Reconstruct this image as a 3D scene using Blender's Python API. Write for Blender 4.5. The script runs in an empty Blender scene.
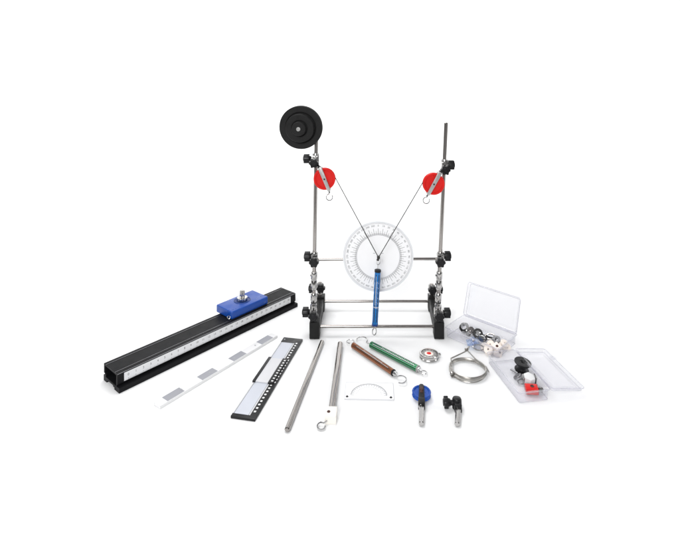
import bpy, bmesh, math, random
from mathutils import Vector, Matrix
random.seed(4)
PI = math.pi
sc = bpy.context.scene
col = sc.collection
V = Vector

# ------------------------------------------------------------------ camera
F, CX, HY, CAMZ = 470.0, 360.0, 90.0, 0.45
cam_d = bpy.data.cameras.new("camera")
cam = bpy.data.objects.new("camera", cam_d); col.objects.link(cam)
cam.location = (0, 0, CAMZ); cam.rotation_euler = (PI/2, 0, 0)
cam_d.sensor_width = 36; cam_d.lens = 36*F/680
cam_d.shift_x = (340-CX)/680; cam_d.shift_y = (HY-275)/680
cam_d.clip_start = 0.02; cam_d.clip_end = 60
sc.camera = cam

# ------------------------------------------------------------------ light of the studio, with added fill lamps
w = bpy.data.worlds.new("World"); sc.world = w; w.use_nodes = True
nt = w.node_tree; bg = nt.nodes["Background"]
tc = nt.nodes.new("ShaderNodeTexCoord"); sep = nt.nodes.new("ShaderNodeSeparateXYZ")
rmp = nt.nodes.new("ShaderNodeValToRGB")
mr = nt.nodes.new("ShaderNodeMapRange"); mr.inputs[1].default_value = -1; mr.inputs[2].default_value = 1
nt.links.new(tc.outputs["Generated"], sep.inputs[0]); nt.links.new(sep.outputs["Z"], mr.inputs[0]); nt.links.new(mr.outputs[0], rmp.inputs[0])
el = rmp.color_ramp.elements               # pale studio floor below, dark room at eye level, pale ceiling
el[0].position = 0.0; el[0].color = (.52,.51,.50,1)
el[1].position = 0.90; el[1].color = (.46,.465,.475,1)
for p_, c_ in ((.46, .40), (.52, .05), (.56, .05)):
    e_ = el.new(p_); e_.color = (c_, c_, c_, 1)
nt.links.new(rmp.outputs[0], bg.inputs[0]); bg.inputs[1].default_value = 1.0

def area(name, loc, target, sx, sy, watts, color=(1,1,1)):
    d = bpy.data.lights.new(name, 'AREA'); d.shape = 'RECTANGLE'; d.size = sx; d.size_y = sy
    d.energy = watts; d.color = color
    o = bpy.data.objects.new(name, d); col.objects.link(o); o.location = loc
    o.rotation_euler = (V(target)-V(loc)).to_track_quat('-Z', 'Y').to_euler()
    return o
area("softbox_overhead", (-0.40, 1.25, 1.75), (0.02, 0.85, 0), .95, .75, 15.5)
area("front_fill", (-0.55, -1.3, 1.35), (0, .85, .15), 1.2, 1.1, 46)  # added fill that whitens upright faces such as the dial
area("softbox_side", (-2.0, 0.5, 1.2), (0, .9, .1), .5, 1.3, 6.5)
area("right_fill", (2.1, 0.6, 1.2), (.2, .9, .05), .4, 1.3, 9.5)  # added fill to lift the floor on the right
bl = area("backdrop_fill", (0, 2.35, 2.7), (0, 3.7, .7), 6.5, 0.7, 82); bl.data.spread = math.radians(120)  # added lamp, brings the upright backdrop to white

vs = sc.view_settings
vs.view_transform = 'Standard'; vs.look = 'None'; vs.exposure = 0.0; vs.gamma = 1.0
sc.cycles.max_bounces = 12; sc.cycles.transparent_max_bounces = 24
sc.cycles.use_denoising = True
sc.cycles.caustics_reflective = False; sc.cycles.caustics_refractive = False

# ------------------------------------------------------------------ materials
def mat(name, color, rough=.5, metal=0., noise=0., nscale=60., bump=0., bscale=400., spec=.5, coat=0., stretch=None):
    m = bpy.data.materials.new(name); m.use_nodes = True
    n = m.node_tree.nodes; l = m.node_tree.links; b = n["Principled BSDF"]
    b.inputs["Base Color"].default_value = (*color, 1)
    b.inputs["Roughness"].default_value = rough; b.inputs["Metallic"].default_value = metal
    b.inputs["Specular IOR Level"].default_value = spec; b.inputs["Coat Weight"].default_value = coat
    if noise or bump:
        t = n.new("ShaderNodeTexCoord"); mp = n.new("ShaderNodeMapping")
        l.new(t.outputs["Object"], mp.inputs[0])
        if stretch: mp.inputs["Scale"].default_value = stretch
    if noise:
        x = n.new("ShaderNodeTexNoise"); x.inputs["Scale"].default_value = nscale; x.inputs["Detail"].default_value = 5
        l.new(mp.outputs[0], x.inputs[0])
        r = n.new("ShaderNodeMapRange"); l.new(x.outputs["Fac"], r.inputs[0])
        r.inputs[1].default_value = .3; r.inputs[2].default_value = .7
        r.inputs[3].default_value = max(0, rough-noise); r.inputs[4].default_value = min(1, rough+noise)
        l.new(r.outputs[0], b.inputs["Roughness"])
        c = n.new("ShaderNodeMixRGB"); c.inputs[1].default_value = (*[v*(1-noise*.8) for v in color], 1)
        c.inputs[2].default_value = (*[min(1, v*(1+noise*.8)) for v in color], 1)
        l.new(x.outputs["Fac"], c.inputs[0]); l.new(c.outputs[0], b.inputs["Base Color"])
    if bump:
        y = n.new("ShaderNodeTexNoise"); y.inputs["Scale"].default_value = bscale; y.inputs["Detail"].default_value = 3
        l.new(mp.outputs[0], y.inputs[0])
        bp = n.new("ShaderNodeBump"); bp.inputs["Strength"].default_value = bump; bp.inputs["Distance"].default_value = .0006
        l.new(y.outputs["Fac"], bp.inputs["Height"]); l.new(bp.outputs[0], b.inputs["Normal"])
    return m

def clear(name, tint, milk, rough=.08):
    m = bpy.data.materials.new(name); m.use_nodes = True
    n = m.node_tree.nodes; l = m.node_tree.links; n.remove(n["Principled BSDF"]); out = n["Material Output"]
    tr = n.new("ShaderNodeBsdfTransparent"); tr.inputs[0].default_value = (*tint, 1)
    df = n.new("ShaderNodeBsdfDiffuse"); df.inputs[0].default_value = (.82,.82,.85,1)
    gl = n.new("ShaderNodeBsdfGlossy"); gl.inputs["Roughness"].default_value = rough
    m1 = n.new("ShaderNodeMixShader"); m2 = n.new("ShaderNodeMixShader")
    m1.inputs[0].default_value = milk
    l.new(tr.outputs[0], m1.inputs[1]); l.new(df.outputs[0], m1.inputs[2])
    lw = n.new("ShaderNodeLayerWeight"); lw.inputs[0].default_value = .5
    pw = n.new("ShaderNodeMath"); pw.operation = 'POWER'; pw.inputs[1].default_value = 5.0; l.new(lw.outputs["Facing"], pw.inputs[0])
    ma = n.new("ShaderNodeMath"); ma.operation = 'MULTIPLY_ADD'; ma.inputs[1].default_value = .75; ma.inputs[2].default_value = .03
    l.new(pw.outputs[0], ma.inputs[0]); l.new(ma.outputs[0], m2.inputs[0])
    l.new(m1.outputs[0], m2.inputs[1]); l.new(gl.outputs[0], m2.inputs[2])
    l.new(m2.outputs[0], out.inputs[0])
    return m

M = {}
M['paper']  = mat('white_paper', (.86,.86,.86), .9, noise=.02, nscale=8)
M['anod']   = mat('black_anodised', (.007,.007,.008), .5, spec=.12, noise=.04, nscale=90, bump=.10, bscale=900)
M['black']  = mat('black_plastic', (.007,.007,.008), .38, spec=.3, noise=.1, nscale=120, bump=.15, bscale=700)
M['cast']   = mat('black_cast', (.008,.008,.008), .5, spec=.25, noise=.12, nscale=120, bump=.3, bscale=600)
M['steel']  = mat('brushed_steel', (.345,.325,.31), .13, 1., noise=.03, nscale=260)
M['chrome'] = mat('chrome', (.60,.60,.60), .10, 1., noise=.05, nscale=200)
M['zinc']   = mat('zinc_casting', (.50,.49,.48), .2, 1., noise=.06, nscale=300, bump=.12, bscale=500)
M['alu']    = mat('aluminium', (.52,.52,.51), .35, .75, noise=.08, nscale=200)
M['bare']   = mat('bare_metal_and_glint', (.30,.30,.31), .35, 1., noise=.1, nscale=200)  # bare small parts, and the rail's painted highlight lines
M['blue']   = mat('blue_plastic', (.004,.062,.35), .36, noise=.16, nscale=45, bump=.22, bscale=420)
M['dblue']  = mat('dark_blue_plastic', (.004,.035,.19), .45, noise=.1, nscale=90)
M['btube']  = mat('blue_tube', (.008,.155,.46), .28, .25, noise=.04, nscale=90)
M['red']    = mat('red_plastic', (.62,.012,.009), .36, spec=.3, noise=.10, nscale=90, bump=.1, bscale=500)
M['brown']  = mat('brown_anodised', (.29,.115,.058), .19, .75, noise=.04, nscale=160)
M['green']  = mat('green_anodised', (.058,.215,.110), .19, .75, noise=.04, nscale=160)
M['white']  = mat('white_plastic', (.72,.72,.725), .42, noise=.04, nscale=60)
M['scale']  = mat('printed_white', (.74,.745,.76), .5, noise=.05, nscale=60)
M['cream']  = mat('cream_plastic', (.86,.78,.71), .45, noise=.05, nscale=80)
M['ivory']  = mat('ivory_plastic', (.85,.82,.76), .45, noise=.05, nscale=80)
M['pale']   = mat('pale_blue_panel', (.53,.552,.61), .42, noise=.05, nscale=50)
M['grey']   = mat('grey_panel', (.60,.60,.62), .42, noise=.05, nscale=50)
M['band']   = mat('grey_band', (.33,.335,.365), .42, .55, noise=.08, nscale=120)
M['ink']    = mat('ink', (.02,.02,.02), .6)
M['gink']   = mat('grey_ink', (.16,.16,.17), .6)
M['lgink']  = mat('light_ink', (.36,.36,.38), .6)
M['wink']   = mat('white_ink', (.85,.85,.85), .6)
M['cord']   = mat('dark_cord', (.025,.024,.022), .8, noise=.1, nscale=900)
M['dialgrey'] = mat('dial_grey', (.34,.32,.31), .4, noise=.06, nscale=300)
M['edge'] = mat('plastic_edge', (.62,.62,.64), .3, noise=.03, nscale=60)
M['rimclear'] = clear('clear_plastic_edge', (.925,.925,.945), .16, .05)
M['dull'] = mat('dull_steel_wire', (.46,.445,.42), .34, 1., noise=.05, nscale=300)
M['copper'] = mat('rusty_pin_and_hole_dark', (.055,.016,.011), .45, .3, noise=.1, nscale=200)  # brown pin colour, also painted as the dark inside holes
M['clear']  = clear('clear_plastic', (.97,.97,.982), .055)
M['bclear'] = clear('blue_clear_plastic', (.62,.73,.90), .15)
M['disc']   = mat('frosted_disc', (.87,.87,.88), .35, noise=.03, nscale=40)
M['rim']    = mat('frosted_rim', (.74,.75,.77), .25, noise=.03, nscale=40)

# ------------------------------------------------------------------ helpers
def G(px, py, z=0.):                       # photo pixel -> point on the plane at height z
    d = F*(CAMZ-z)/(py-HY); return V(((px-CX)*d/F, d, z))
def P(px, py, d):                          # photo pixel -> point at depth d
    return V(((px-CX)*d/F, d, CAMZ-(py-HY)*d/F))
def frame(o, x, y=None, z=None):           # matrix from origin and axes
    x = V(x).normalized()
    if z is None: z = x.cross(V(y)).normalized()
    else: z = (V(z) - x*V(z).dot(x)).normalized()
    y = z.cross(x)
    m = Matrix.Identity(4)
    for i, a in enumerate((x, y, z, V(o))):
        for j in range(3): m[j][i] = a[j]
    return m
def axis(o, z):                            # frame whose z axis is given
    z = V(z).normalized(); h = V((0,0,1)) if abs(z.z) < .9 else V((1,0,0))
    x = h.cross(z).normalized(); return frame(o, x, z=z)

ROOT = {}
class MB:
    def __init__(s): s.bm = bmesh.new()
    def add(s, tmp, mx=None):
        if mx is not None: bmesh.ops.transform(tmp, matrix=mx, verts=tmp.verts)
        me = bpy.data.meshes.new("t"); tmp.to_mesh(me); tmp.free(); s.bm.from_mesh(me); bpy.data.meshes.remove(me)
    def addmesh(s, me, mx):
        me2 = me.copy(); me2.transform(mx); s.bm.from_mesh(me2); bpy.data.meshes.remove(me2)
    def box(s, mx, lo, hi, bev=.0, seg=2):
        lo, hi = V(lo), V(hi); t = bmesh.new()
        bmesh.ops.create_cube(t, size=1, matrix=Matrix.Translation((lo+hi)/2) @ Matrix.Diagonal((*(hi-lo), 1)))
        if bev: bmesh.ops.bevel(t, geom=t.edges[:], offset=bev, segments=seg, profile=.6, affect='EDGES')
        s.add(t, mx); return s
    def lathe(s, mx, prof, seg=40, close=False):   # prof: (r, z) list round the z axis
        t = bmesh.new(); rings = []
        for r, z in prof:
            if r < 1e-7: rings.append([t.verts.new((0,0,z))])
            else: rings.append([t.verts.new((r*math.cos(2*PI*i/seg), r*math.sin(2*PI*i/seg), z)) for i in range(seg)])
        pairs = list(zip(rings, rings[1:])) + ([(rings[-1], rings[0])] if close else [])
        for a, b in pairs:
            for i in range(seg):
                j = (i+1) % seg
                if len(a) == 1 and len(b) == 1: continue
                if len(a) == 1: t.faces.new((a[0], b[j], b[i]))
                elif len(b) == 1: t.faces.new((a[i], a[j], b[0]))
                else: t.faces.new((a[i], a[j], b[j], b[i]))
        bmesh.ops.recalc_face_normals(t, faces=t.faces[:])
        s.add(t, mx); return s
    def rod(s, a, b, r, ch=.0006, seg=20):
        a, b = V(a), V(b); L = (b-a).length; ch = min(ch, r*.4, L*.3)
        return s.lathe(axis(a, b-a), [(0,0),(r-ch,0),(r,ch),(r,L-ch),(r-ch,L),(0,L)], seg)
    def tube(s, pts, r, seg=10, closed=False):
        pts = [V(p) for p in pts]; n = len(pts); t = bmesh.new(); rings = []; up = None
        for i, p in enumerate(pts):
            a = pts[(i-1) % n] if (closed or i > 0) else p; b = pts[(i+1) % n] if (closed or i < n-1) else p
            d = (b-a).normalized()
            if up is None: up = d.orthogonal().normalized()
            up = (up - d*up.dot(d)).normalized(); sd = d.cross(up)
            rings.append([t.verts.new(p + r*(math.cos(2*PI*k/seg)*up + math.sin(2*PI*k/seg)*sd)) for k in range(seg)])
        for i in range(n if closed else n-1):
            a, b = rings[i], rings[(i+1) % n]
            off = 0
            if closed and i == n-1:
                off = min(range(seg), key=lambda o: (a[0].co-b[o].co).length)
            for k in range(seg):
                t.faces.new((a[k], a[(k+1) % seg], b[(k+1+off) % seg], b[(k+off) % seg]))
        if not closed: t.faces.new(rings[0][::-1]); t.faces.new(rings[-1])
        bmesh.ops.recalc_face_normals(t, faces=t.faces[:])
        s.add(t); return s
    def arc(s, mx, R, r, a0, a1, n=28, seg=10, pre=(), post=(), sx=1., sy=1.):
        p = [mx @ V(q) for q in pre]
        full = abs(a1-a0) >= 2*PI-1e-4
        p += [mx @ V((sx*R*math.cos(a0+(a1-a0)*i/n), sy*R*math.sin(a0+(a1-a0)*i/n), 0)) for i in range(n if full else n+1)]
        p += [mx @ V(q) for q in post]
        return s.tube(p, r, seg, closed=full)
    def prism(s, mx, pts, z0, z1, bev=0.):
        t = bmesh.new(); b = [t.verts.new((x, y, z0)) for x, y in pts]; u = [t.verts.new((x, y, z1)) for x, y in pts]
        n = len(pts); t.faces.new(b[::-1]); top = t.faces.new(u)
        for i in range(n): t.faces.new((b[i], b[(i+1) % n], u[(i+1) % n], u[i]))
        bmesh.ops.recalc_face_normals(t, faces=t.faces[:])
        if bev:
            e = [e for f in t.faces if len(f.verts) == n for e in f.edges]
            bmesh.ops.bevel(t, geom=list(set(e)), offset=bev, segments=2, profile=.6, affect='EDGES')
        s.add(t, mx); return s
    def extrude(s, mx, loops, x0, x1):       # loops in the yz plane, the first outside, the rest holes
        t = bmesh.new(); caps = []
        rows = [[[t.verts.new((x, y, z)) for y, z in lp] for lp in loops] for x in (x0, x1)]
        for la, lb in zip(*rows):
            n = len(la)
            for i in range(n): t.faces.new((la[i], la[(i+1) % n], lb[(i+1) % n], lb[i]))
        for row in rows:
            es = [t.edges.get((lp[i], lp[(i+1) % len(lp)])) for lp in row for i in range(len(lp))]
            bmesh.ops.triangle_fill(t, use_beauty=True, use_dissolve=False, edges=es)
        bmesh.ops.recalc_face_normals(t, faces=t.faces[:])
        s.add(t, mx); return s
    def quad(s, mx, x0, y0, x1, y1, z=0.):
        t = bmesh.new(); t.faces.new([t.verts.new(q) for q in ((x0,y0,z),(x1,y0,z),(x1,y1,z),(x0,y1,z))]); s.add(t, mx); return s
    def annulus(s, mx, r0, r1, z=0., n=96, a0=0., a1=2*PI):
        t = bmesh.new()
        A = [t.verts.new((r0*math.cos(a0+(a1-a0)*i/n), r0*math.sin(a0+(a1-a0)*i/n), z)) for i in range(n+1)]
        B = [t.verts.new((r1*math.cos(a0+(a1-a0)*i/n), r1*math.sin(a0+(a1-a0)*i/n), z)) for i in range(n+1)]
        for i in range(n): t.faces.new((A[i], B[i], B[i+1], A[i+1]))
        s.add(t, mx); return s
    def build(s, name, m, parent=None, smooth=35, **k):
        me = bpy.data.meshes.new(name); s.bm.to_mesh(me); s.bm.free()
        me.materials.append(M[m])
        o = bpy.data.objects.new(name, me); col.objects.link(o)
        if parent is not None:
            r = parent
            while r.parent: r = r.parent
            me.transform(ROOT[r.name].inverted()); o.parent = parent
        else: ROOT[o.name] = Matrix.Identity(4)
        if smooth:
            for p in me.polygons: p.use_smooth = True
            me.set_sharp_from_angle(angle=math.radians(smooth))
        for kk, v in k.items(): o[kk] = v
        return o

def thing(name, label, cat, loc, group=None):
    o = bpy.data.objects.new(name, None); col.objects.link(o); o.location = loc; o.empty_display_size = .01
    ROOT[o.name] = Matrix.Translation(V(loc)); o['label'] = label; o['category'] = cat
    if group: o['group'] = group
    return o

_txt = {}
def text(st, size):
    if st not in _txt:
        c = bpy.data.curves.new("t", 'FONT'); c.body = st; c.size = 1; c.align_x = 'CENTER'; c.align_y = 'CENTER'
        c.resolution_u = 3
        o = bpy.data.objects.new("t", c); col.objects.link(o)
        dg = bpy.context.evaluated_depsgraph_get(); me = bpy.data.meshes.new_from_object(o.evaluated_get(dg))
        bpy.data.objects.remove(o); bpy.data.curves.remove(c); _txt[st] = me
    return _txt[st]
def put(mb, st, mx, size): mb.addmesh(text(st, size), mx @ Matrix.Diagonal((size, size, 1, 1)))
def T(x, y, z=0.): return Matrix.Translation((x, y, z))
def RZ(a): return Matrix.Rotation(a, 4, 'Z')

# ------------------------------------------------------------------ setting: seamless white paper sweep
t = bmesh.new(); prof = [(.22, 0.), (.6, 0), (1.5, 0.), (2.4, 0.)]
R = 1.3
prof += [(2.4+R*math.sin(a), R-R*math.cos(a)) for a in [PI/2*i/24 for i in range(1, 25)]] + [(3.7, 4.5)]
rows = [[t.verts.new((x, y, z)) for x in (-5, -2, 0, 2, 5)] for y, z in prof]
for a, b in zip(rows, rows[1:]):
    for i in range(4): t.faces.new((a[i], a[i+1], b[i+1], b[i]))
mb = MB(); mb.add(t); bd = mb.build('backdrop', 'paper', None, 60); bd['kind'] = 'structure'

# ------------------------------------------------------------------ knobs and clamps
def knob_mesh(c, d, r=.009, th=.0105):
    mb = MB(); mx = axis(c, d); pts = []
    for i in range(72):
        a = 2*PI*i/72; rr = r*(.90+.10*math.tanh(2.2*math.cos(6*a)))
        pts.append((rr*math.cos(a), rr*math.sin(a)))
    mb.prism(mx, pts, -th/2, th/2, .0011)
    mb.lathe(mx, [(.0045,-th/2-.003),(.0055,-th/2)], 20)
    mb.lathe(mx, [(0, th/2+.0011),(.0042, th/2+.0011),(.005, th/2-.0002)], 20)
    return mb
def clamp(parent, c, knobs, w=.0062, h=.009, ring=True):
    c = V(c); mb = MB()
    mb.box(T(*c), (-w,-w,-h), (w,w,h), .0015)
    mb.lathe(T(*c), [(.0036,-h-.003),(.0054,-h-.003),(.0062,-h-.001),(.0062,-h*.6)], 24)
    mb.lathe(T(*c), [(.0062,h*.6),(.0062,h+.002),(.0054,h+.004),(.0036,h+.004)], 24)
    for k, d in knobs:
        d = V(d).normalized(); k = V(k); off = (k-c).dot(d)
        a = k - d*(off-.002); mb.rod(a, k - d*.004, .0028, .0003, 16)
        mb.rod(a + d*(off*.45-.002), k - d*.0065, .0044, .0006, 6)
    cl = mb.build('clamp', 'zinc', parent)
    for k, d in knobs: knob_mesh(V(k), V(d)).build('knob', 'black', cl)
    return cl

# ------------------------------------------------------------------ the stand
DS = .868
st = thing('experiment_stand', 'tall steel rod frame with two uprights on black feet, clamped with black knobs', 'stand', (.03, .9, 0))
for sx0, sx1, zs in ((-.0822,-.0806, 1), (.1427,.1482, -1)):
    mb = MB()
    a, b = V((sx0, .8465, 0)), V((sx1, .970, 0)); L = (b-a).length
    mx = frame(a, b-a, z=(0,0,1))
    mb.box(mx, (0,-.0091,.001), (.022,.0091,.031), .0012)
    mb.box(mx, (L-.020,-.0088,.001), (L,.0088,.031), .0012)
    mb.box(mx, (.0215,-.0074,.003), (L-.0195,.0074,.0285), .001)
    f = mb.build('foot_bar', 'cast', st)
    for u in (.008, L-.008): MB().lathe(mx @ T(u,0,0), [(0,0),(.006,0),(.0066,.0012),(0,.0012)], 20).build('rubber_pad', 'black', f)
for dy, z in ((.862,.0165), (.960,.0185)):
    k = (dy-.849)/.121
    MB().rod((-.0820+k*.0015+.0070, dy, z), (.1427+k*.0055-.0070, dy, z), .0028).build('cross_rod', 'steel', st)
LB, LT = P(313.4, 322, DS), P(316.6, 118, DS)
RB, RT = P(437.2, 322, DS), P(446.1, 122.5, DS)
for a, b in ((LB, LT), (RB, RT)):
    MB().rod(a - V((0,0,.004)), b, .0036, .001, 28).build('upright_rod', 'steel', st)
    d = (b-a).normalized()
    def on(py): return a + d*((CAMZ-(py-HY)*DS/F - a.z)/d.z)
    p = on(309.5); L = (on(293)-p).length
    mx = axis(p, d)
    mb = MB().lathe(mx, [(.0038,0),(.0060,.0004),(.0060,L*.3),(.0050,L*.36),(.0050,L*.5),(.0058,L*.55),(.0058,L*.92),(.0045,L),(.0038,L)], 28)
    mb.box(mx, (-.0064,-.002,L*.62),(.0064,.002,L*.8), .0005)
    so = mb.build('rod_socket', 'zinc', st)
    mb = MB(); mb.box(mx, (-.0012,-.0062,L*.08),(.0012,.0062,L*.28)); mb.lathe(mx, [(.0051,L*.40),(.0054,L*.42),(.0054,L*.46),(.0051,L*.48)], 24)
    mb.build('slot', 'ink', so)
    p = on(287.5); L = (on(271.5)-p).length; mx = axis(p, d)
    mb = MB().lathe(mx, [(.0038,-.004),(.0046,-.003),(.0048,0),(.0058,.0008),(.0058,L*.42),(.0050,L*.46),(.0050,L*.52),(.0058,L*.56),(.0058,L-.002),(.0048,L),(.0038,L)], 28)
    cp = mb.build('rod_coupling', 'zinc', st)
    mb = MB()
    for z in (.2, .75): mb.lathe(mx @ T(.0,-.0056,L*z) @ Matrix.Rotation(PI/2,4,'X'), [(0,.0012),(.0016,.0012),(.0018,0)], 14)
    mb.build('set_screw', 'ink', cp)
XM, YM = V((1,0,0)), V((0,-1,0))
# lower clamps
clamp(st, P(313.5,313.5,DS), [(P(313.4,316.2,.849), YM), (P(305.6,312,DS), -XM)])
clamp(st, P(437.6,313.5,DS), [(P(439.3,316.4,.849), YM), (P(447.2,312.8,DS), XM)])
# rear clamps on short posts
for c, kn in ((P(320.0,287.8,.958), [(P(320.8,288.2,.942), YM), (P(311.6,288.5,.958), -XM)]),
              (P(431.6,289.5,.958), [(P(432.6,290.0,.942), YM), (P(439.6,289,.958), XM)])):
    MB().rod((c.x, c.y, .029), (c.x, c.y, c.z+.012), .0036).build('short_post', 'steel', st)
    clamp(st, c, kn, h=.007)
# cross clamps and the support rod
clamp(st, P(314.6,259,DS), [(P(314.0,262.2,.850), YM), (P(307.4,256.4,DS), -XM)])
clamp(st, P(440.3,258.6,DS), [(P(440.4,262.2,.850), YM), (P(447.6,256.0,DS), XM)])
MB().rod(P(317.0,259.4,.876), P(437.5,258.8,.876), .0026).build('support_rod', 'steel', st)
# upper clamps with hanging eyes
clamp(st, P(315.9,159.5,DS), [(P(313.9,163.2,.850), YM), (P(306.6,158.6,DS), -XM)], h=.0075)
clamp(st, P(444.6,165.5,DS), [(P(445.3,170.2,.850), YM), (P(451.2,165.0,DS), XM)], h=.0075)
for a, b in ((P(316.6,163,.858), P(319.2,167.2,.846)), (P(443.6,169,.858), P(440.4,171.8,.846))):
    mb = MB().rod(a, b, .0021, .0003, 12).rod(b + V((0,.004,0)), b - V((0,.005,0)), .0026, .0006, 14)
    mb.build('hanging_pin', 'black', st)

# ------------------------------------------------------------------ stepped black wheel
wc = P(301.5, 127, .853)
wh = thing('stepped_wheel', 'black stepped wheel with three diameters bolted high on the left upright', 'wheel', wc)
R1 = .0393; mx = axis(wc, (-.11,-1,-.085))
prof = [(.0022,-.001),(R1-.003,-.001),(R1,.0004),(R1,.0022),(R1-.0016,.004),(R1,.0058),(R1,.0072),(R1-.0008,.0082),(.0285,.0082),(.0268,.0072),(.0255,.0072),(.0255,.0120),(.0243,.0135),
        (.0257,.0150),(.0257,.0163),(.0248,.0172),(.0150,.0172),(.0136,.0162),(.0124,.0162),(.0124,.0200),(.0113,.0212),(.0126,.0226),(.0126,.0238),(.0118,.0246),(.0030,.0246),(.0022,.024)]
b = MB().lathe(mx, prof, 96).build('wheel_body', 'cast', wh, 30)
mb = MB().lathe(mx, [(0,.0258),(.0012,.0258),(.0020,.0252),(.0021,-.012),(0,-.012)], 20)
mb.lathe(mx, [(.0036,.0246),(.0036,.0252),(.0021,.0254)], 20)
mb.build('axle', 'alu', wh)
mb = MB(); ap = P(316.4,130,DS); bp = mx @ V((0,0,-.010))
mb.rod(bp, ap, .0030).lathe(axis(ap-V((0,0,.006)), (0,0,1)), [(.0038,0),(.0062,.0005),(.0062,.0115),(.0038,.012)], 24)
mb.build('mounting_arm', 'zinc', wh)

# ------------------------------------------------------------------ red pulleys
def pulley(c, top, bot, hook_c, label, opening):
    c = V(c); up = (top-bot).normalized()
    t = thing('pulley', label, 'pulley', c, 'red pulleys hanging on the stand')
    ax = axis(c, (0,-1,0)); r = .0196
    MB().lathe(ax, [(.0012,-.0038),(.006,-.0038),(.0066,-.003),(.0152,-.003),(.0160,-.0042),(r-.0006,-.0042),(r,-.0034),(r-.0022,0),(r,.0034),(r-.0006,.0042),(.0160,.0042),
                    (.0152,.003),(.0066,.003),(.006,.0038),(.0012,.0038)], 72, close=True).build('pulley_wheel', 'red', t, 30)
    side = up.cross(V((0,1,0))).normalized(); mx = frame(c, side, z=(0,-1,0))
    if (mx.to_3x3() @ V((0,1,0))).dot(up) < 0: mx = frame(c, -side, z=(0,-1,0))
    Lt, Lb = (top-c).length, (bot-c).length
    mb = MB()
    out = []
    for k in range(9): a = PI*k/8; out.append((.0036*math.cos(a), Lt-.0036+.0036*math.sin(a)))
    for k in range(9): a = PI+PI*k/8; out.append((.0030*math.cos(a), -Lb+.003+.003*math.sin(a)))
    mb.prism(mx, out, .0050, .0064, .0003); mb.prism(mx, out, -.0064, -.0050, .0003)
    mb.box(mx, (-.0028,Lt-.004,-.0052), (.0028,Lt-.0006,.0052), .0004)
    mb.box(mx, (-.0022,-Lb+.0006,-.0052), (.0022,-Lb+.0034,.0052), .0004)
    fr = mb.build('pulley_frame', 'alu', t)
    MB().lathe(mx, [(0,-.0072),(.0013,-.0072),(.0016,-.0066),(.0016,.0066),(.0013,.0074),(0,.0074)], 16).build('axle', 'ink', t)
    hc = V(hook_c); hr = .0058
    d = (bot-hc).normalized(); sd = d.cross(V((0,-1,0))); hx = frame(hc, d, z=(0,-1,0))
    mb = MB()
    mb.arc(hx, hr, .00085, 0, opening, 30, 8, pre=((( bot-hc).length+.001,0,0),))
    mb.build('hook', 'chrome', t)
    MB().rod(bot + up*.001, bot - up*.003, .0015, .0003, 12).build('hook_stud', 'ink', t)
    return t
dP = .846
pc1, pc2 = P(324.6,178.7,dP), P(433.5,183.7,dP)
pulley(pc1, P(319.2,167.2,dP), P(329.0,191.2,dP), P(329.4,197.2,dP), 'red pulley below the black stepped wheel, tilted with its hook to the right', 1.72*PI)
pulley(pc2, P(440.4,171.8,dP), P(427.6,195.0,dP), P(426.3,200.4,dP), 'red pulley on the bare-topped right upright, tilted with its hook to the left', 1.72*PI)

# ------------------------------------------------------------------ cord
kn = P(378.5, 257.5, dP)
mb = MB()
def over(c, side):                          # round the top of the wheel, then straight down to the knot
    r = .0178; to = kn - c; D = math.hypot(to.x, to.z); base = math.atan2(to.z, to.x); al = math.acos(r/D)
    a0 = base + side*al
    pts = [c + V((r*math.cos(a0+side*q), 0, r*math.sin(a0+side*q))) for q in [i*.16 for i in range(15, -1, -1)]]
    return pts
for c, s_ in ((pc1, 1), (pc2, -1)):
    p = over(c, s_); q = [p[-1].lerp(kn, i/12) for i in range(1, 13)]
    mb.tube(p + q, .00072, 8)
mb.lathe(T(*kn), [(0,-.0032),(.0022,-.0022),(.0030,0),(.0022,.0022),(0,.0032)], 16)
mb.lathe(T(kn.x-.001,kn.y-.001,kn.z-.0036), [(0,-.0024),(.0018,-.0016),(.0023,0),(.0018,.0016),(0,.0024)], 14)
c = mb.build('cord', 'cord'); c['label'] = 'thin dark cord in a V over both red pulleys, knotted at the dial centre'; c['category'] = 'cord'

# ------------------------------------------------------------------ circular protractor
dc = P(378.2, 256.4, .8685); RD = .0652
t = thing('circular_protractor', 'round white full-circle protractor on the horizontal rod behind the blue spring scale', 'protractor', dc)
mx = frame(dc, (1,0,0), z=(0,-1,0))
MB().lathe(mx, [(0,-.0012),(RD-.0032,-.0012),(RD-.0032,.0012),(0,.0012)], 128).build('dial_plate', 'disc', t)
MB().lathe(mx, [(RD-.0032,-.0011),(RD-.0003,-.0011),(RD,-.0008),(RD,.0008),(RD-.0003,.0011),(RD-.0032,.0011)], 128, close=True).build('rim', 'rim', t)
mb = MB(); S = .866/470; z = .0015
for k in range(72):
    a = 2*PI*k/72; q = mx @ RZ(-a)
    r1 = 28.2 if k % 2 == 0 else 25.8; ww = .00028 if k % 2 == 0 else .00022
    mb.quad(q, -ww, 22.0*S, ww, r1*S, z)
for k in range(360):
    if k % 5: mb.quad(mx @ RZ(-2*PI*k/360), -.00009, 22.0*S, .00009, 23.6*S, z)
for k in range(180):
    mb.quad(mx @ RZ(-2*PI*k/180), -.00012, 33.2*S, .00012, 34.0*S, z)
mb.build('scale_marks', 'gink', t, 0)
mb = MB().annulus(mx, 21.5*S, 21.8*S, z); mb.annulus(mx, 33.0*S, 33.2*S, z)
for s_ in (-1, 1): mb.box(mx, (s_*.0076-.002,.0060,z-.001), (s_*.0076+.002,.0066,z+.0003))
mb.build('scale_circles', 'lgink', t, 0)
mb = MB()
for k in range(36):
    put(mb, str(k*10), mx @ RZ(-2*PI*k/36) @ T(0, 30.9*S, z), .0047)
mb.build('scale_numbers', 'gink', t, 0)
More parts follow.
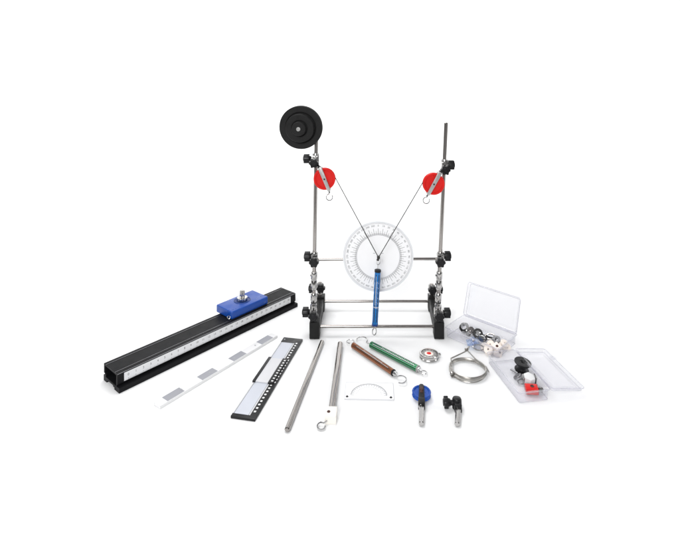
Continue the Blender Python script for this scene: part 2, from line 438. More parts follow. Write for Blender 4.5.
mb = MB().lathe(mx, [(.004,-.0012),(.004,-.006),(.0,-.006)], 20); mb.build('mounting_boss', 'black', t)
mb = MB().lathe(mx, [(0,.0042),(.002,.0042),(.0028,.0032),(.003,.0012)], 20); mb.build('centre_screw', 'chrome', t)

# ------------------------------------------------------------------ spring scales
def spring_scale(label, m, a, b, r, up, cap_a, cap_b, marks, hook_a, hook_b, slot_streaks=True):
    """a, b: the ends of the tube; up: the side the scale faces"""
    a, b = V(a), V(b); L = (b-a).length; d = (b-a).normalized()
    t = thing('spring_scale', label, 'spring scale', (a+b)/2 if up[2] < .5 else V(((a.x+b.x)/2,(a.y+b.y)/2,0)), 'tubular spring scales')
    ax = axis(a, d)
    tb = MB().lathe(ax, [(0,0),(r-.0008,0),(r,.0006),(r,L-.0006),(r-.0008,L),(0,L)], 40).build('tube', m, t)
    u = (V(up) - d*V(up).dot(d)).normalized(); q = frame(a, d, z=u)
    mb = MB()
    for x0, x1, y0, y1 in marks:
        n = 6
        for i in range(n):                  # wrapped on the tube
            y_a, y_b = y0+(y1-y0)*i/n, y0+(y1-y0)*(i+1)/n
            th = [y_a/r, y_b/r]; rr = r+.00016
            tt = bmesh.new()
            vs_ = [tt.verts.new((x, rr*math.sin(k), rr*math.cos(k))) for x, k in ((x0,th[0]),(x1,th[0]),(x1,th[1]),(x0,th[1]))]
            tt.faces.new(vs_); mb.add(tt, q)
    mb.build('scale_marks', 'wink', tb, 0)
    if slot_streaks:                                # pointer slot, repeated in ink to paint the metal's dark reflection streaks
        for sd_ in (.34, -.62):
            mb = MB(); rr = r+.0001; n = 4; tt = bmesh.new()
            ang = [sd_+.26*i/n for i in range(n+1)]
            A_ = [tt.verts.new((L*.07, rr*math.sin(k), rr*math.cos(k))) for k in ang]
            B_ = [tt.verts.new((L*.93, rr*math.sin(k), rr*math.cos(k))) for k in ang]
            for i in range(n): tt.faces.new((A_[i], B_[i], B_[i+1], A_[i+1]))
            mb.add(tt, q); mb.build('slot', 'ink', tb)
    for c, p, dd in ((cap_a, a, d), (cap_b, b, -d)):
        rr, l0, l1, mm = c
        MB().lathe(axis(p, dd), [(0,-l0),(rr*.6,-l0),(rr,-l0+.0008),(rr,l1-.0003),(r*.98,l1)], 32).build('end_cap', mm, t)
    for pts, wr, closed in (hook_a, hook_b):
        MB().tube(pts, wr, 10, closed).build('hook' if not closed else 'ring', 'chrome', t)
    return t
def ring_pts(c, x, z, rx, ry, a0=0., a1=2*PI, n=28, pre=(), post=()):
    mx = frame(c, x, z=z); full = abs(a1-a0) > 2*PI-.01
    p = [V(k) for k in pre] + [mx @ V((rx*math.cos(a0+(a1-a0)*i/n), ry*math.sin(a0+(a1-a0)*i/n), 0)) for i in range(n if full else n+1)] + [V(k) for k in post]
    return p
# hanging blue one
a, b = P(377.8,270,dP), P(374.9,325,dP); L = (b-a).length; d = (b-a).normalized()
mk = []
for i in range(27): mk.append((.020+i*.0018, .0203+i*.0018, -.0018, .0002 if i % 5 else .0016))
for i in range(6): mk.append((.022+i*.009, .0228+i*.009, .0016, .0026))
mk.append((L*.655, L*.655+.0010, -.0050, .0050)); mk.append((L*.1, L*.62, -.0023, -.0020))
t = spring_scale('blue tubular spring scale hanging upright from the cord in front of the dial', 'btube', a, b, .0052, (0,-1,0),
    (.0058,.0012,.0035,'black'), (.0056,.001,.003,'dblue'), mk,
    (ring_pts(P(378.4,261.2,dP), -d, (.35,-1,.1), .0062, .0036, 0, 2*PI), .0007, True),
    (ring_pts(P(374.4,331.5,dP), d, (.3,-1,.1), .0064, .0036, 0, 2*PI), .0009, True))
MB().rod(P(378.1,264.5,dP), a, .0009, .0002, 10).build('stem', 'chrome', t)
MB().rod(b, P(374.7,328.3,dP), .0012, .0002, 10).build('stem', 'chrome', t)
# lying brown one
a, b = G(353.2,345.3,.0051), G(393.6,372.8,.0051); d = (b-a).normalized()
L = (b-a).length; mk = [(L*.30+i*.0030, L*.30+.0004+i*.0030, -.0016, .0002 if i % 5 else .0014) for i in range(16)] + [(L*.12, L*.9, -.0019, -.0016)]
h1, h2 = G(350.3,341.4,.004), G(400.6,379.0,.005)
s2 = V((-d.y, d.x, 0))
hk_a = ring_pts(h1, d, (0,0,1), .0062, .0062, 0.1, 1.75*PI, 26, pre=(a+d*.001, a-d*.004))
hk_b = ring_pts(h2 + d*.001, -d, (.0,-.25,1), .0085, .0075, -.1, -1.42*PI, 26, pre=(b-d*.001, b+d*.0035))
t = spring_scale('copper brown tubular spring scale lying on the white sheet', 'brown', a, b, .0048, (0.1,-.35,1),
    (.0050,.0006,.003,'brown'), (.0051,.0006,.0016,'black'), mk, (hk_a, .0008, False), (hk_b, .0009, False))
MB().rod(b, b+d*.0060, .0036, .0016, 16).build('stem', 'chrome', t)
# lying green one
a, b = G(371.2,344.6,.0058), G(418.2,369.0,.0058); d = (b-a).normalized(); L = (b-a).length
mk = [(L*.26+i*.0032, L*.26+.0005+i*.0032, -.0014, .0006 if i % 5 else .0022) for i in range(22)] + [(L*.06, L*.95, -.0020, -.0015)]
h1, h2 = G(362.0,340.2,.004), G(424.0,372.3,.004)
s2 = V((-d.y, d.x, 0))
hk_a = ring_pts(h1, d, (.0,-.3,1), .0105, .0085, 0.0, 1.25*PI, 26, pre=(a+d*.001, a-d*.003))
t = spring_scale('green tubular spring scale lying beside the brown one', 'green', a, b, .0053, (0.1,-.45,1),
    (.0055,.0006,.003,'green'), (.0055,.0006,.0012,'dialgrey'), mk, (hk_a, .0009, False),
    (ring_pts(h2, d, (0,0,1), .0046, .0042), .0008, True))
MB().lathe(axis(b, d), [(0,0),(.0036,0),(.0036,.0027),(.0028,.0035),(.0012,.0035),(.0012,(h2-b).length-.004),(0,(h2-b).length-.004)], 20).build('stem', 'chrome', t)

# ------------------------------------------------------------------ black rail with its scale, blue slider
A, B = V((-.3616,.7002,0)), V((-.1345,.980,0)); LT_ = (B-A).length; u = (B-A).normalized()
t = thing('aluminium_rail', 'long black hollow rail with a white ruler strip along its front', 'rail', (A+B)/2)
mxt = frame(A, u, z=(0,0,1)); W, H = .046, .0265       # local: x along, y to the back, z up
outer = [(0,H-.0006),(.0006,H),(W-.0006,H),(W,H-.0006),(W,.0120),(W-.0035,.0120),(W-.0035,.0085),(W+.001,.0085),(W+.001,0),(W-.010,0),(W-.010,.0028),(W-.014,.0028),(W-.014,.0045),
         (.014,.0045),(.014,.0028),(.010,.0028),(.010,0),(-.0060,0),(-.0064,.0005),(-.0064,.0068),(-.0058,.0074),(.0022,.0074),(.0022,.0105),(0,.0105)]
inner = [(.0035,.0075),(.0035,H-.0025),(W-.0035,H-.0025),(W-.0035,.0130),(W-.0065,.0130),(W-.0065,.0075)]
MB().extrude(mxt, [outer, inner], 0, LT_).build('rail_body', 'anod', t, 25)
mb = MB()
for y in (.0075, .0385): mb.box(mxt, (0,y-.00035,H-.0002), (LT_,y+.00035,H+.0004))
for y, z in ((-.00015, H-.0004),): mb.box(mxt, (0,y-.0002,z-.0004), (LT_,y+.0002,z+.0002))
mb.build('edge_glint', 'bare', t)  # groove and edge highlights painted as lighter metal lines
sy = -.0004; ST0, ST1 = .010, LT_-.014
mb = MB().box(mxt, (ST0, sy, .0118), (ST1, .0004, .0240))
ss = mb.build('ruler_strip', 'scale', t)
fx = frame(mxt @ V((0, sy-.00015, 0)), u, z=(mxt.to_3x3() @ V((0,-1,0))))
mb = MB()
N = 28; step = (ST1-ST0-.012)/N
for k in range(N+1):
    x = ST0+.006+k*step
    put(mb, str(k), fx @ T(x+.0002, .0192), .0049)
    mb.quad(fx, x-.00016, .0122, x+.00016, .0150)
    for j in range(1, 10):
        if k < N: mb.quad(fx, x+step*j/10-.00007, .0122, x+step*j/10+.00007, .0139 if j != 5 else .0145)
mb.build('scale_numbers', 'ink', ss, 0)

# blue slider on top of the rail
sl = mxt @ T(.249, .0300, H+.0006)
t = thing('slider_block', 'blue slider block with a chrome thumb nut, sitting on the black rail', 'slider', sl.translation)
mb = MB(); mb.box(sl, (-.0425,-.0245,0), (.0430,.0245,.0145), .0026, 3)
mb.build('block_body', 'blue', t)
q = sl @ T(.0, .001, .0145)
MB().lathe(q, [(0,.0002),(.0142,.0002),(.0152,.0010),(.0162,.0002),(.0162,-.001)], 48).build('recess', 'dblue', t)
mb = MB()
for i in range(12):
    pass
pts = []
for i in range(96):
    a = 2*PI*i/96; rr = .0106*(.93+.07*math.cos(12*a)); pts.append((rr*math.cos(a), rr*math.sin(a)))
mb.prism(q, pts, .0009, .0062, .0008); mb.build('thumb_nut', 'chrome', t)
mb = MB(); pts = []
for i in range(120):
    a = 2*PI*i/120; rr = .0048*(.95+.05*math.cos(20*a)); pts.append((rr*math.cos(a), rr*math.sin(a)))
mb.prism(q, pts, .0060, .0185, .0006).lathe(q, [(0,.0193),(.0025,.0193),(.0033,.0185)], 24)
mb.build('clamp_screw', 'zinc', t)
mb = MB(); e = sl @ V((-.0455, -.0195, .0045))
mb.arc(frame(e, mxt.to_3x3() @ V((1,0,0)), z=(.3,-.8,.6)), .0027, .0008, 0, 2*PI, 22, 8)
mb.rod(e + u*.0025, e + u*.0045, .0010, .0002, 10); mb.build('eyelet', 'chrome', t)

# ------------------------------------------------------------------ banded stick
a0, b0 = G(156.8,406.0,.002), G(274.3,335.6,.002); d = (b0-a0).normalized(); L = (b0-a0).length
mx = frame(a0, d, z=(0,0,1)) @ T(0,0,-.002)
t = thing('banded_stick', 'flat white stick with four grey bands lying in front of the black rail', 'stick', (a0+b0)/2*1)
t_z = 0
MB().box(mx, (0,-.0078,.0), (L,.0078,.0048), .0006).build('stick_body', 'white', t)
def along(px, py):
    return (mx.inverted() @ G(px, py, .0048)).x
for (xa, ya), (xb, yb) in (((164,399.2),(181,389)), ((199.6,378.6),(215.2,369.6)), ((231.5,360),(244.5,352.5)), ((259.6,343.2),(271,336.4))):
    MB().box(mx, (along(xa+3, ya+1.5),-.0071,.0046), (along(xb+3, yb+1.5),.0071,.00495)).build('grey_band', 'band', t)
for c in (.17, .39, .60, .80): MB().quad(mx @ T(L*c,0,.0052), -.0010, -.0016, .0010, .0016).build('tick_mark', 'lgink', t, 0)

# ------------------------------------------------------------------ large black vernier rule
a0 = (G(231.5,415.5,.003)+G(254,420.4,.003))/2; b0 = (G(284,336.6,.003)+G(302.7,340,.003))/2
d = (b0-a0).normalized(); L = (b0-a0).length; W = .0358
mx = frame(a0, d, z=(0,0,1)) @ T(0,0,-.003)           # x up the rule, y to its left
t = thing('vernier_rule', 'black rule with pale panels, a sliding middle and a row of white squares', 'rule', (mx.translation+b0)/2)
def X(f): return L*f
def Y(v): return W*(.5-v)
MB().box(mx, (0,-W/2,0), (L,W/2,.0036), .0007).build('rule_body', 'black', t)
mb = MB(); mb.box(mx, (X(.028),Y(.66),.0034), (X(.915),Y(.075),.0041), .0002)
mb.build('pale_panel', 'pale', t)
mb = MB(); mb.box(mx, (X(.028),Y(.73),.0034), (X(.915),Y(.675),.0043), .0002); mb.box(mx, (X(.028),Y(.062),.0034), (X(.915),Y(.02),.0043), .0002)
mb.build('panel_edge', 'grey', t)
mb = MB()
for k in range(25):
    f = .06+k*.0355
    if not (.355 < f < .665): mb.quad(mx @ T(0,0,.0039), X(f), Y(.87), X(f+.0150), Y(.785))
    else: mb.quad(mx @ T(0,0,.0039), X(f), Y(.95), X(f+.0150), Y(.905))
mb.build('white_squares', 'wink', t, 0)
mb = MB().box(mx, (X(.36),Y(.665),.0042), (X(.665),Y(.10),.0058), .0004)
s_ = mb.build('slide', 'grey', t)
mb = MB().box(mx, (X(.355),Y(.10),.0037), (X(.67),Y(-.03),.0066), .0004); mb.box(mx, (X(.355),Y(.89),.0037), (X(.67),Y(.665),.0066), .0004)
mb.build('slide_edge', 'black', s_)
mb = MB()
for k in range(9): mb.quad(mx @ T(0,0,.0068), X(.372+k*.0328), Y(.86), X(.372+k*.0328+.012), Y(.775))
mb.build('white_squares', 'wink', s_, 0)
mb = MB()
for y in (.12,): mb.lathe(mx @ T(X(.965),Y(y),.0036), [(0,.0005),(.0014,.0005),(.0017,0)], 16)
mb.build('rivet', 'bare', t)

# ------------------------------------------------------------------ loose steel rods
a, b = G(286.9,430.2,.0036), G(322.2,341.4,.0036)
o = MB().rod(a, b, .0036, .0012, 32).build('steel_rod', 'steel'); o['label'] = 'plain bare steel rod lying between the black rule and the rod with a white block'; o['category'] = 'rod'
a, b = G(330.6,418,.0050), G(340.2,343.5,.0050); d = (b-a).normalized()
t = thing('hooked_rod', 'steel rod ending in a small white block with a metal hook', 'rod', (a.x,a.y,0))
MB().rod(a + d*.008, b, .0046, .0012, 32).build('rod', 'steel', t)
a2, b2 = G(330,421.5,0), G(331.4,408.5,0); q = frame(a, d, z=(0,0,1)) @ T(0,0,-.005)
mb = MB().box(q, (-.0055,-.0079,.0), (.0150,.0079,.0112), .0010, 2); bl = mb.build('end_block', 'ivory', t)
mb = MB().lathe(q @ T(.0035,.0030,.0112), [(0,.0003),(.0014,.0003),(.0019,.0008),(.0023,.0003),(.0023,-.001)], 20); mb.build('screw', 'copper', bl)  # dark disc where the block has a hole, its shade painted
hc = G(321.2,425.9,.003); en = q @ V((-.0050,.0045,.005))
dd = (en-hc).normalized()
MB().tube(ring_pts(hc, dd, (0,-.2,1), .0050, .0056, .15, 1.75*PI, 26, pre=(en, hc+dd*.0068)), .0010, 10).build('hook', 'chrome', t)

# ------------------------------------------------------------------ small flat protractor card
tl, bl_, tr, br = G(345.1,383.4), G(346,399.8), G(393,384.3), G(393.4,400.9)
c = (tl+bl_+tr+br)/4; x = ((tr-tl)+(br-bl_)).normalized(); mx = frame(c, x, z=(0,0,1)); WX, WY = .0720, .0385
t = thing('protractor_card', 'clear white half-circle protractor plate lying flat below the brown spring scale', 'protractor', c)
MB().box(mx, (-WX/2,-WY/2,.0), (WX/2,WY/2,.0018), .0003).build('plate', 'disc', t)
MB().extrude(frame(c, (0,0,1), z=x) , [[(-WY/2-.0001,-WX/2-.0001),(WY/2+.0001,-WX/2-.0001),(WY/2+.0001,WX/2+.0001),(-WY/2-.0001,WX/2+.0001)],[(-WY/2+.0005,-WX/2+.0005),(WY/2-.0005,-WX/2+.0005),(WY/2-.0005,WX/2-.0005),(-WY/2+.0005,WX/2-.0005)]], .0002, .0020).build('plate_edge', 'edge', t)
pc = mx @ T(-.0005, -.0105, .0020)
mb = MB().annulus(pc, .0262, .0268, 0, 72, 0, PI)
for k in range(37):
    mb.quad(pc @ RZ(PI*k/36), .0218 if k % 2 == 0 else .0240, -.00022, .0265, .00022, .0001)
for k in range(1, 18):
    mb.quad(pc @ RZ(PI*k/18), .0182, -.0004, .0190, .0004, .0001)
mb.build('scale_marks', 'gink', t, 0)
for sx_ in (-1, 1):
    MB().lathe(mx @ T(sx_*.0320-.0003,-.0145,.0018), [(0,.0012),(.0013,.0010),(.0020,0)], 18).build('pin', 'ink', t)

# ------------------------------------------------------------------ round dial (compass)
c = G(428.9,357.6); rr = .0160
t = thing('compass', 'small round metal compass with a red-centred dial beside the green spring scale', 'compass', c)
mx = T(*c)
MB().lathe(mx, [(0,0),(rr-.001,0),(rr,.001),(rr,.0022),(rr-.0009,.0034),(rr-.0009,.0044),(rr,.0054),(rr,.0072),(rr-.0012,.0083),(rr-.0030,.0083),(rr-.0034,.0066),(0,.0066)], 64).build('case', 'zinc', t)
MB().lathe(mx, [(.0072,.0070),(.0078,.0072),(rr-.0038,.0072),(rr-.0036,.0066)], 48).build('dial_ring', 'dialgrey', t)
mb = MB()
for k in range(24):
    if k % 2 == 0: mb.quad(mx @ RZ(2*PI*k/24), .0090, -.0005, .0118, .0005, .0074)
mb.build('dial_marks', 'ink', t, 0)
MB().lathe(mx, [(0,.0076),(.0064,.0074),(.0074,.0068)], 40).build('dial_centre', 'cream', t)
MB().lathe(mx, [(0,.0084),(.0028,.0082),(.0040,.0074)], 28).build('red_hub', 'red', t)
mb = MB().box(mx @ RZ(.1), (rr-.001,-.0022,.0030), (rr+.0042,.0022,.0058), .0008)
mb.build('lug', 'zinc', t)
MB().box(mx @ RZ(-1.75), (.0085,-.0030,.0070), (.0125,.0030,.0078), .0003).build('clasp', 'bare', t)

# ------------------------------------------------------------------ wire coil with bent frame
c = G(467.7,372.0)
t = thing('wire_coil', 'ring-shaped coil of steel wire with a bent wire bail leaning on the clear box', 'wire coil', c)
pts = []
turns = 8; n = 64
for i in range(turns*n+1):
    k = i/n; a = 2*PI*k
    r = .0283 + .00055*math.sin(2.3*k+.4) + .0004*math.sin(3*a+k)
    z = .0010 + .00088*k + .0004*math.sin(a+1.3*k)
    pts.append(V((c.x + r*math.cos(a), c.y + r*math.sin(a), z)))
MB().tube(pts, .00072, 8).build('coil', 'dull', t)
A_, B_, C_, D_, E_ = G(452.6,372.5,.007), G(451.0,358.3,.006), G(465.6,351.4,.011), G(468.8,346.3,.016), G(486.3,367,.006)
mb = MB().tube([A_, A_.lerp(B_,.9), B_, B_.lerp(C_,.06), C_.lerp(B_,.06), C_, C_.lerp(D_,.5), D_], .00105, 8)
mb.tube([D_ + V((.0006,0,0)), C_ + V((.004,.002,0)), E_.lerp(C_,.5), E_, E_ + V((.0010,-.012,-.001))], .00105, 8)
mb.build('bail', 'dull', t)
for q0, rr_, n_, zz in ((C_ + V((.0012,.001,.0005)), .0020, 3, (.3,1,.6)), (A_ + V((-.0003,-.003,-.0025)), .0034, 3, (0,1,.1))):
    zz = V(zz).normalized(); fx_ = frame(q0, zz.orthogonal(), z=zz)
    MB().tube([fx_ @ V((rr_*math.cos(2*PI*i/18), rr_*math.sin(2*PI*i/18), .00125*i/18)) for i in range(18*n_+1)], .0006, 6).build('binding', 'steel', t)

# ------------------------------------------------------------------ blue pulley on a rod, lying flat
c = G(421.5,393.2,.0075); e = G(421.4,424,.0040)
t = thing('pulley_on_rod', 'blue wheel in a black fork on a short steel rod, lying flat', 'pulley', (c.x,c.y,0))
mx = T(*c) @ RZ(-.125) @ Matrix.Rotation(.07,4,'X')
r = .0137
MB().lathe(mx, [(.001,-.0030),(r-.0006,-.0032),(r,-.0026),(r-.0018,0),(r,.0026),(r-.0006,.0034),(r-.0026,.0034),(r-.0034,.0022),(.006,.0022),(.0054,.0028),(.001,.0028)], 56, close=True).build('wheel', 'blue', t, 30)
mb = MB()
for z0, z1 in ((.0036,.0054),(-.0058,-.0040)):
    mb.prism(mx, [(-.0040,-.024),(.0040,-.024),(.0042,-.012),(.0036,.0100),(.0018,.0128),(-.0018,.0128),(-.0036,.0100),(-.0042,-.012)], z0, z1, .0005)
mb.box(mx, (-.0048,-.026,-.0060), (.0048,-.0150,.0058), .0012)
fk = mb.build('fork', 'black', t)
MB().lathe(mx, [(0,.0066),(.0020,.0064),(.0026,.0054)], 20).box(mx, (-.0019,-.006,.0052), (.0019,.006,.0058), .0002).build('axle_pin', 'copper', fk)
ra = mx @ V((0,-.0255,-.001))
MB().lathe(axis(ra + V((0,.004,0)), (0,-1,-.02)), [(.0036,0),(.0043,.0003),(.0043,.0040),(.0036,.0046)], 24).build('collar', 'chrome', fk)
MB().rod(ra, (e.x, e.y, .0040), .0036, .0009, 28).build('rod', 'zinc', t)

# ------------------------------------------------------------------ black clamp on a rod
c = G(457.0,402.6,.0085); e = G(457.2,424.6,.0038)
t = thing('clamp_on_rod', 'short steel rod with a black clamp head and side knob, lying on the sheet', 'clamp', (c.x,c.y,0))
mb = MB().lathe(axis(c - V((0,0,.0082)), (0,.1,1)), [(0,0),(.0058,0),(.0066,.0008),(.0066,.0120),(.0056,.0142),(.0034,.0150),(0,.0150)], 36)
mb.box(T(*c), (-.0050,-.0100,-.0080), (.0050,0,.0035), .0012)
hd = mb.build('clamp_head', 'black', t)
MB().rod(c - V((.004,0,0)), c - V((.0120,0,0)), .0034, .0004, 20).build('stem', 'black', hd)
knob_mesh(c - V((.0155,0,-.0005)), (-1,0,0), .0078, .0062).build('knob', 'black', t)
MB().rod(c + V((0,-.0085,-.0035)), (e.x,e.y,.0038), .0036, .0010, 28).build('rod', 'zinc', t)

# ------------------------------------------------------------------ clear boxes
def rrect(w, d, r, n=5):
    p = []
    for cx, cy, a0 in ((w-r, d-r, 0), (r, d-r, PI/2), (r, r, PI), (w-r, r, 1.5*PI)):
        for i in range(n+1): a = a0+PI/2*i/n; p.append((cx+r*math.cos(a), cy+r*math.sin(a)))
    return p
def tray(mx, w, d, h, name, parent, wall=.0011, taper=.0012, rim=.0016, panel=False):
    mb = MB(); t = bmesh.new()
    def ring(ins, z, r=.004): return [t.verts.new((x+ins, y+ins, z)) for x, y in rrect(w-2*ins, d-2*ins, max(.0008, r-ins))]
    seq = [ring(taper+.0010, 0), ring(taper, .001), ring(0, h-.0016), ring(-rim, h-.0016), ring(-rim, h), ring(wall, h), ring(wall+taper, wall+.0008), ring(wall+taper+.001, wall)]
    if panel: seq += [ring(.0065, wall), ring(.0070, wall+.0016), ring(.0088, wall+.0016), ring(.0093, wall)]
    n = len(seq[0])
    for a, b in zip(seq, seq[1:]):
        for i in range(n): t.faces.new((a[i], a[(i+1) % n], b[(i+1) % n], b[i]))
    t.faces.new(seq[0][::-1]); t.faces.new(seq[-1])
    bmesh.ops.recalc_face_normals(t, faces=t.faces[:])
    mb.add(t, mx); return mb
def rim_(mx, w, d, h, parent, flip=False):
    p = [mx @ V((x-.0013, y-.0013, h-.0007)) for x, y in rrect(w+.0026, d+.0026, .0045)]
    MB().tube(p, .00085, 8, True).build('rim', 'rimclear', parent)
    p = [mx @ V((x+.0014, y+.0014, .0007)) for x, y in rrect(w-.0028, d-.0028, .003)]
    MB().tube(p, .0006, 8, True).build('bottom_edge', 'rimclear', parent)
# first box, lid standing up
o1 = G(465,314.4,.018); o1.z = .0006
e1 = V((.0763,-.0726,0)).normalized(); e2 = V((-e1.y*-1*-1, 0, 0))
e2 = V((e1.y, -e1.x, 0))                     # towards the front left
bx = frame(o1, e1, z=(0,0,1))               # y points to the back right
BW, BD, BH = .104, .067, .0175
t = thing('storage_box', 'clear plastic box with its lid standing open, full of metal and cream bits', 'box', o1 + e1*BW/2 + e2*BD/2)
base = bx @ T(0,-BD,0)
rim_(base, BW, BD, BH, tray(base, BW, BD, BH, 'base', t).build('box_base', 'clear', t))
al = math.radians(72)
lid = bx @ T(0,.0022,BH-.001) @ Matrix.Rotation(al, 4, 'X')
rim_(lid, BW, .059, .007, tray(lid, BW, .059, .007, 'lid', t, panel=True).build('box_lid', 'clear', t))
MB().tube([bx @ V((.006,.0016,BH-.0012)), bx @ V((BW-.006,.0016,BH-.0012))], .0011, 10).build('hinge', 'clear', t)
# second box, lid laid back flat
hB, hR = V((.2580,.784,.0006)), V((.2755,.681,.0006)); l2 = (hR-hB).normalized(); BW2 = (hR-hB).length; H2 = .0165
b2 = frame(hB, l2, z=(0,0,1))               # y points to the right (lid side)
BD2 = .0475
t2 = thing('storage_box', 'clear plastic box with its lid laid back flat, holding a black spool', 'box', hB + l2*BW2/2)
rim_(b2 @ T(0,-BD2-.001,0), BW2, BD2, H2, tray(b2 @ T(0,-BD2-.001,0), BW2, BD2, H2, 'base', t2).build('box_base', 'clear', t2))
l2m = b2 @ T(0,.0020,H2-.0045) @ Matrix.Rotation(-.10,4,'X')
rim_(l2m, BW2, .0515, .006, tray(l2m, BW2, .0515, .006, 'lid', t2, panel=True).build('box_lid', 'clear', t2))
MB().tube([b2 @ V((.006,.0008,H2-.0010)), b2 @ V((BW2-.006,.0008,H2-.0010))], .0011, 10).build('hinge', 'clear', t2)
lt = b2 @ T(.022,.0535,H2-.0080)
MB().prism(lt, [(-.0045,-.001),(.0045,-.001),(.0045,.004),(.0025,.0072),(-.0025,.0072),(-.0045,.004)], 0, .0022, .0003).build('latch', 'clear', t2)

# ---- things inside the first box
def tag(o, label, cat, group=None):
    o['label'] = label; o['category'] = cat
    if group: o['group'] = group
    return o
def I1(px, py, z): return G(px, py, z)
c = I1(464.4,327.6,.012)
tag(MB().lathe(axis(c, (-.5,-.45,.75)), [(.0048,-.0030),(.0082,-.0030),(.0092,-.0022),(.0092,.0022),(.0082,.0030),(.0048,.0030)], 36, close=True).build('metal_ring', 'chrome'),
    'large chrome ring leaning at the left end of the heap in the box', 'ring')
c = I1(471.3,330.0,.011)
tag(MB().lathe(axis(c, (.4,-.5,.8)), [(.0026,-.0026),(.0054,-.0026),(.0060,-.0018),(.0060,.0018),(.0054,.0026),(.0026,.0026)], 28, close=True).build('metal_nut', 'steel'),
    'small steel ring nut between the chrome ring and the black-rimmed wheel', 'nut')
c = I1(478.0,333.8,.013); th = thing('rimmed_wheel', 'little black-rimmed wheel with a chrome hub in the heap', 'wheel', c)
ax = axis(c, (-.25,-.75,.6))
MB().lathe(ax, [(.0046,-.0035),(.0078,-.0035),(.0086,-.0025),(.0070,0),(.0086,.0025),(.0078,.0035),(.0046,.0035)], 36, close=True).build('rim', 'black', th)
MB().lathe(ax, [(0,-.0030),(.0046,-.0030),(.0046,.0036),(.0030,.0048),(0,.0048)], 28).build('hub', 'chrome', th)
c = I1(483.5,338.6,.011)
th = thing('thumb_screw', 'chrome screw with a dark collar lying right of the black-rimmed wheel', 'screw', c)
ax = axis(c, (-.55,-.6,.25))
MB().lathe(ax, [(0,-.008),(.0030,-.008),(.0034,-.007),(.0034,.003),(.0058,.0034),(.0058,.0074),(.005,.0082),(0,.0082)], 26).build('screw_body', 'chrome', th)
MB().lathe(ax, [(.0034,-.0046),(.0046,-.0044),(.0046,-.0012),(.0034,-.001)], 24).build('collar', 'ink', th)
c = I1(490.0,336.6,.011)
tag(MB().tube(ring_pts(c, (1,-.5,.2), (-.3,-.5,.8), .0085, .0052, 0, 1.6*PI, 26), .0013, 10).build('metal_hook', 'steel'),
    'open bent steel hook lying above the cream pieces in the box', 'hook')
c = I1(496.5,339.6,.010)
tag(MB().lathe(axis(c, (-.2,-.5,.8)), [(.0028,-.0018),(.0062,-.0018),(.0068,-.0012),(.0068,.0012),(.0062,.0018),(.0028,.0018)], 32, close=True).build('metal_washer', 'bare'),
    'grey metal washer at the right end of the heap, behind the cream pieces', 'washer')
c = I1(486.5,335.4,.008); 
tag(MB().rod(c + V((-.012,.010,-.002)), c + V((.014,-.012,-.001)), .0016, .0004, 12).build('metal_pin', 'ink'),
    'thin dark metal pin running through the middle of the heap in the box', 'pin')
c = I1(473.5,341.5,.011); th = thing('blue_clip', 'translucent pale blue plastic clip under the black-rimmed wheel', 'clip', c)
q = axis(c, (-.2,-.4,.9)) @ RZ(.5)
mb = MB().box(q, (-.0120,-.0052,-.0025), (.0090,.0052,.0022), .0010); mb.box(q, (-.0035,-.0080,-.0015), (.0040,.0076,.0034), .0008); mb.build('clip_body', 'bclear', th)
MB().lathe(q, [(0,.0042),(.0020,.0040),(.0026,.0032)], 16).build('screw', 'bare', th)
c = I1(478.5,347.4,.007)
tag(MB().tube(ring_pts(c, (1,-.25,0), (-.1,-.5,.85), .0090, .0048, 0, 2*PI, 30), .0010, 10, True).build('wire_loop', 'zinc'),
    'thin oval wire loop at the front wall of the box', 'loop')
for px, py, z, ax_, lab in (
    (474.6,334.4,.0060,(.5,-.6,.5),'small steel nut low in the heap, left below the black-rimmed wheel'),
    (493.4,341.2,.0125,(-.3,-.6,.6),'small steel nut on top of the heap beside the grey washer'),
    (468.4,333.6,.0050,(.1,-.7,.6),'small steel nut under the chrome ring, above the blue clip')):
    c = I1(px, py, z)
    tag(MB().lathe(axis(c, ax_), [(.0020,-.0022),(.0040,-.0022),(.0046,-.0014),(.0046,.0014),(.0040,.0022),(.0020,.0022)], 6, close=True).build('metal_nut', 'chrome', None, 20), lab, 'nut', 'small loose nuts in the open box')
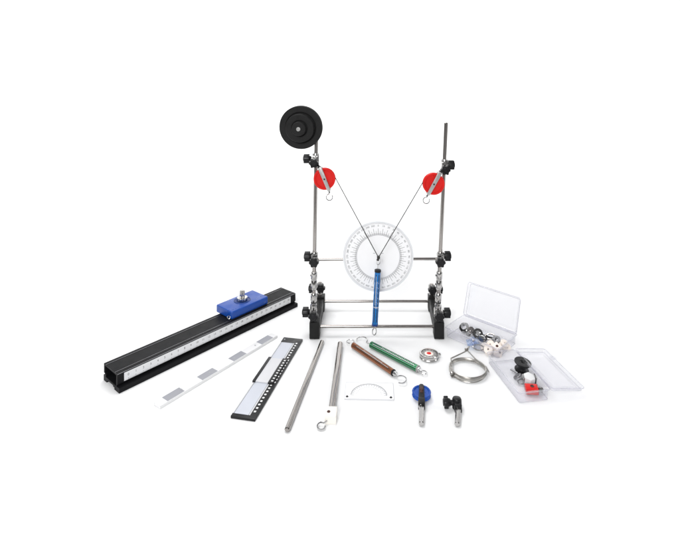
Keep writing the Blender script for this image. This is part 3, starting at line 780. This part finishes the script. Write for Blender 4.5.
# cream reels and blocks
k_ = 0
for px, py, z, ax_, kind, lab in (
    (488.5,350.0,.0075,(-.3,-.6,.7),0,'cream reel nearest the front corner of the box'),
    (497.0,347.6,.0105,(-.1,-.4,.9),1,'cream square block with a hole, topmost of the cream pieces'),
    (503.8,344.4,.0085,(.3,-.4,.85),0,'cream reel at the right end, against the hinge corner'),
    (498.0,352.6,.0045,(.5,-.6,.5),1,'cream square block lowest in the box, by the front wall'),
    (490.5,344.5,.0085,(-.6,-.5,.6),2,'thin cream disc leaning on the chrome screw'),
    (507.0,347.5,.0040,(.2,-.8,.4),2,'thin cream disc low in the box, at the right end under the cream reel'),
    (484.6,347.2,.0050,(-.5,-.6,.4),2,'thin cream disc beside the oval wire loop')):
    c = I1(px, py, z); ax = axis(c, ax_)
    if kind == 0: mb = MB().lathe(ax, [(.0016,-.0042),(.0070,-.0042),(.0074,-.0036),(.0070,-.0026),(.0044,-.0022),(.0044,.0022),(.0070,.0026),(.0074,.0036),(.0070,.0042),(.0016,.0042)], 32, close=True); nm = 'cream_reel'
    elif kind == 1:
        mb = MB().box(ax @ RZ(.6), (-.0068,-.0060,-.0040), (.0068,.0060,.0040), .0010); nm = 'cream_block'
    else: mb = MB().lathe(ax, [(.0014,-.0014),(.0068,-.0014),(.0072,-.0008),(.0072,.0008),(.0068,.0014),(.0014,.0014)], 32, close=True); nm = 'cream_disc'
    o = tag(mb.build(nm, 'cream'), lab, {'cream_reel':'reel','cream_block':'block','cream_disc':'disc'}[nm], 'cream plastic pieces in the open box')
    if kind == 1: MB().lathe(ax, [(0,.0041),(.0015,.0041),(.0019,.0046),(.0023,.0041),(.0023,.0036)], 18).build('hole', 'copper', o)  # dark of the hole painted on as a disc, nothing cut

# ---- things inside the second box
c = G(521.6,369.5,.0045); th = thing('spool', 'black plastic spool with a wide flange standing in the flat-lidded box', 'spool', (c.x,c.y,.002))
q = axis((c.x,c.y,.0028), (.10,-.10,1))
MB().lathe(q, [(.0026,0),(.0104,0),(.0110,.0006),(.0110,.0024),(.0070,.0032),(.0062,.0048),(.0062,.0112),(.0075,.0124),(.0124,.0128),(.0130,.0134),(.0130,.0148),(.0122,.0154),(.0044,.0154),(.0038,.0146),(.0026,.0146)], 56, close=True).build('spool_body', 'black', th)
MB().box(q @ T(.001,.0005,0), (-.0012,-.0012,.0148), (.0012,.0012,.0156), .0002).build('slot', 'ink', th)
c = G(528.6,381.5,.004); th = thing('hex_block', 'white six-sided block in a bent metal bracket behind the red block', 'block', (c.x,c.y,.002))
q = T(c.x,c.y,.0030) @ RZ(.45) @ Matrix.Rotation(.18,4,'X')
hexp = [(.0094*math.cos(PI/3*i), .0088*math.sin(PI/3*i)) for i in range(6)]
MB().prism(q, hexp, 0, .0105, .0009).build('block_body', 'white', th)
mb = MB(); 
mb.box(q @ RZ(-.45), (.0084,-.0052,.0), (.0098,.0052,.0120), .0004); mb.box(q @ RZ(-.45), (-.0098,-.0048,.0), (-.0084,.0048,.0095), .0004); mb.box(q @ RZ(-.45), (-.0098,-.0098,.0002), (.0098,-.0084,.0050), .0004)
mb.build('bracket', 'zinc', th)
c = G(531.4,391.5,.003); th = thing('red_block', 'small red plastic block with a dark hole at the front of the box', 'block', (c.x,c.y,.002))
q = T(c.x,c.y,.0030) @ RZ(-.12) @ Matrix.Rotation(.10,4,'X')
MB().box(q, (-.0090,-.0072,0), (.0090,.0060,.0085), .0012).build('block_body', 'red', th)
MB().lathe(q @ T(.001,.0003,.0085), [(0,.0002),(.0018,.0002),(.0024,.0006),(.0028,.0002),(.0028,-.0004)], 18).build('hole', 'copper', th)  # hole shown by a dark disc, its shade put into the colour
c = G(517.4,376.0,.004)
tag(MB().lathe(axis(c, (-.45,.30,.85)), [(.0030,-.0009),(.0064,-.0009),(.0068,-.0005),(.0068,.0005),(.0064,.0009),(.0032,.0009)], 36, close=True).build('metal_washer', 'bare'),
    'flat grey washer lying on the box floor at the left of the black spool', 'washer')
c = G(513.5,371.0,.004)
tag(MB().rod(c + V((-.003,.0045,0)), c + V((.005,-.006,0)), .0014, .0003, 12).build('metal_pin', 'bare'),
    'short dark metal pin on the box floor left of the black spool', 'pin')
c = G(521.5,381.5,.004)
tag(MB().tube(ring_pts(c, (1,.3,0), (-.3,-.3,.9), .0062, .0042, 0, 1.5*PI, 20), .0008, 8).build('metal_hook', 'bare'),
    'small open wire hook in front of the black spool, left of the white block', 'hook')
c = G(539.2,389.0,.005); th = thing('small_screw', 'small steel screw right of the red block', 'screw', (c.x,c.y,.002))
ax = axis(c, (.2,-.8,.35))
MB().lathe(ax, [(0,-.007),(.0016,-.007),(.0018,-.006),(.0018,.003),(.0034,.0032),(.0034,.0056),(0,.006)], 20).build('screw_body', 'steel', th)
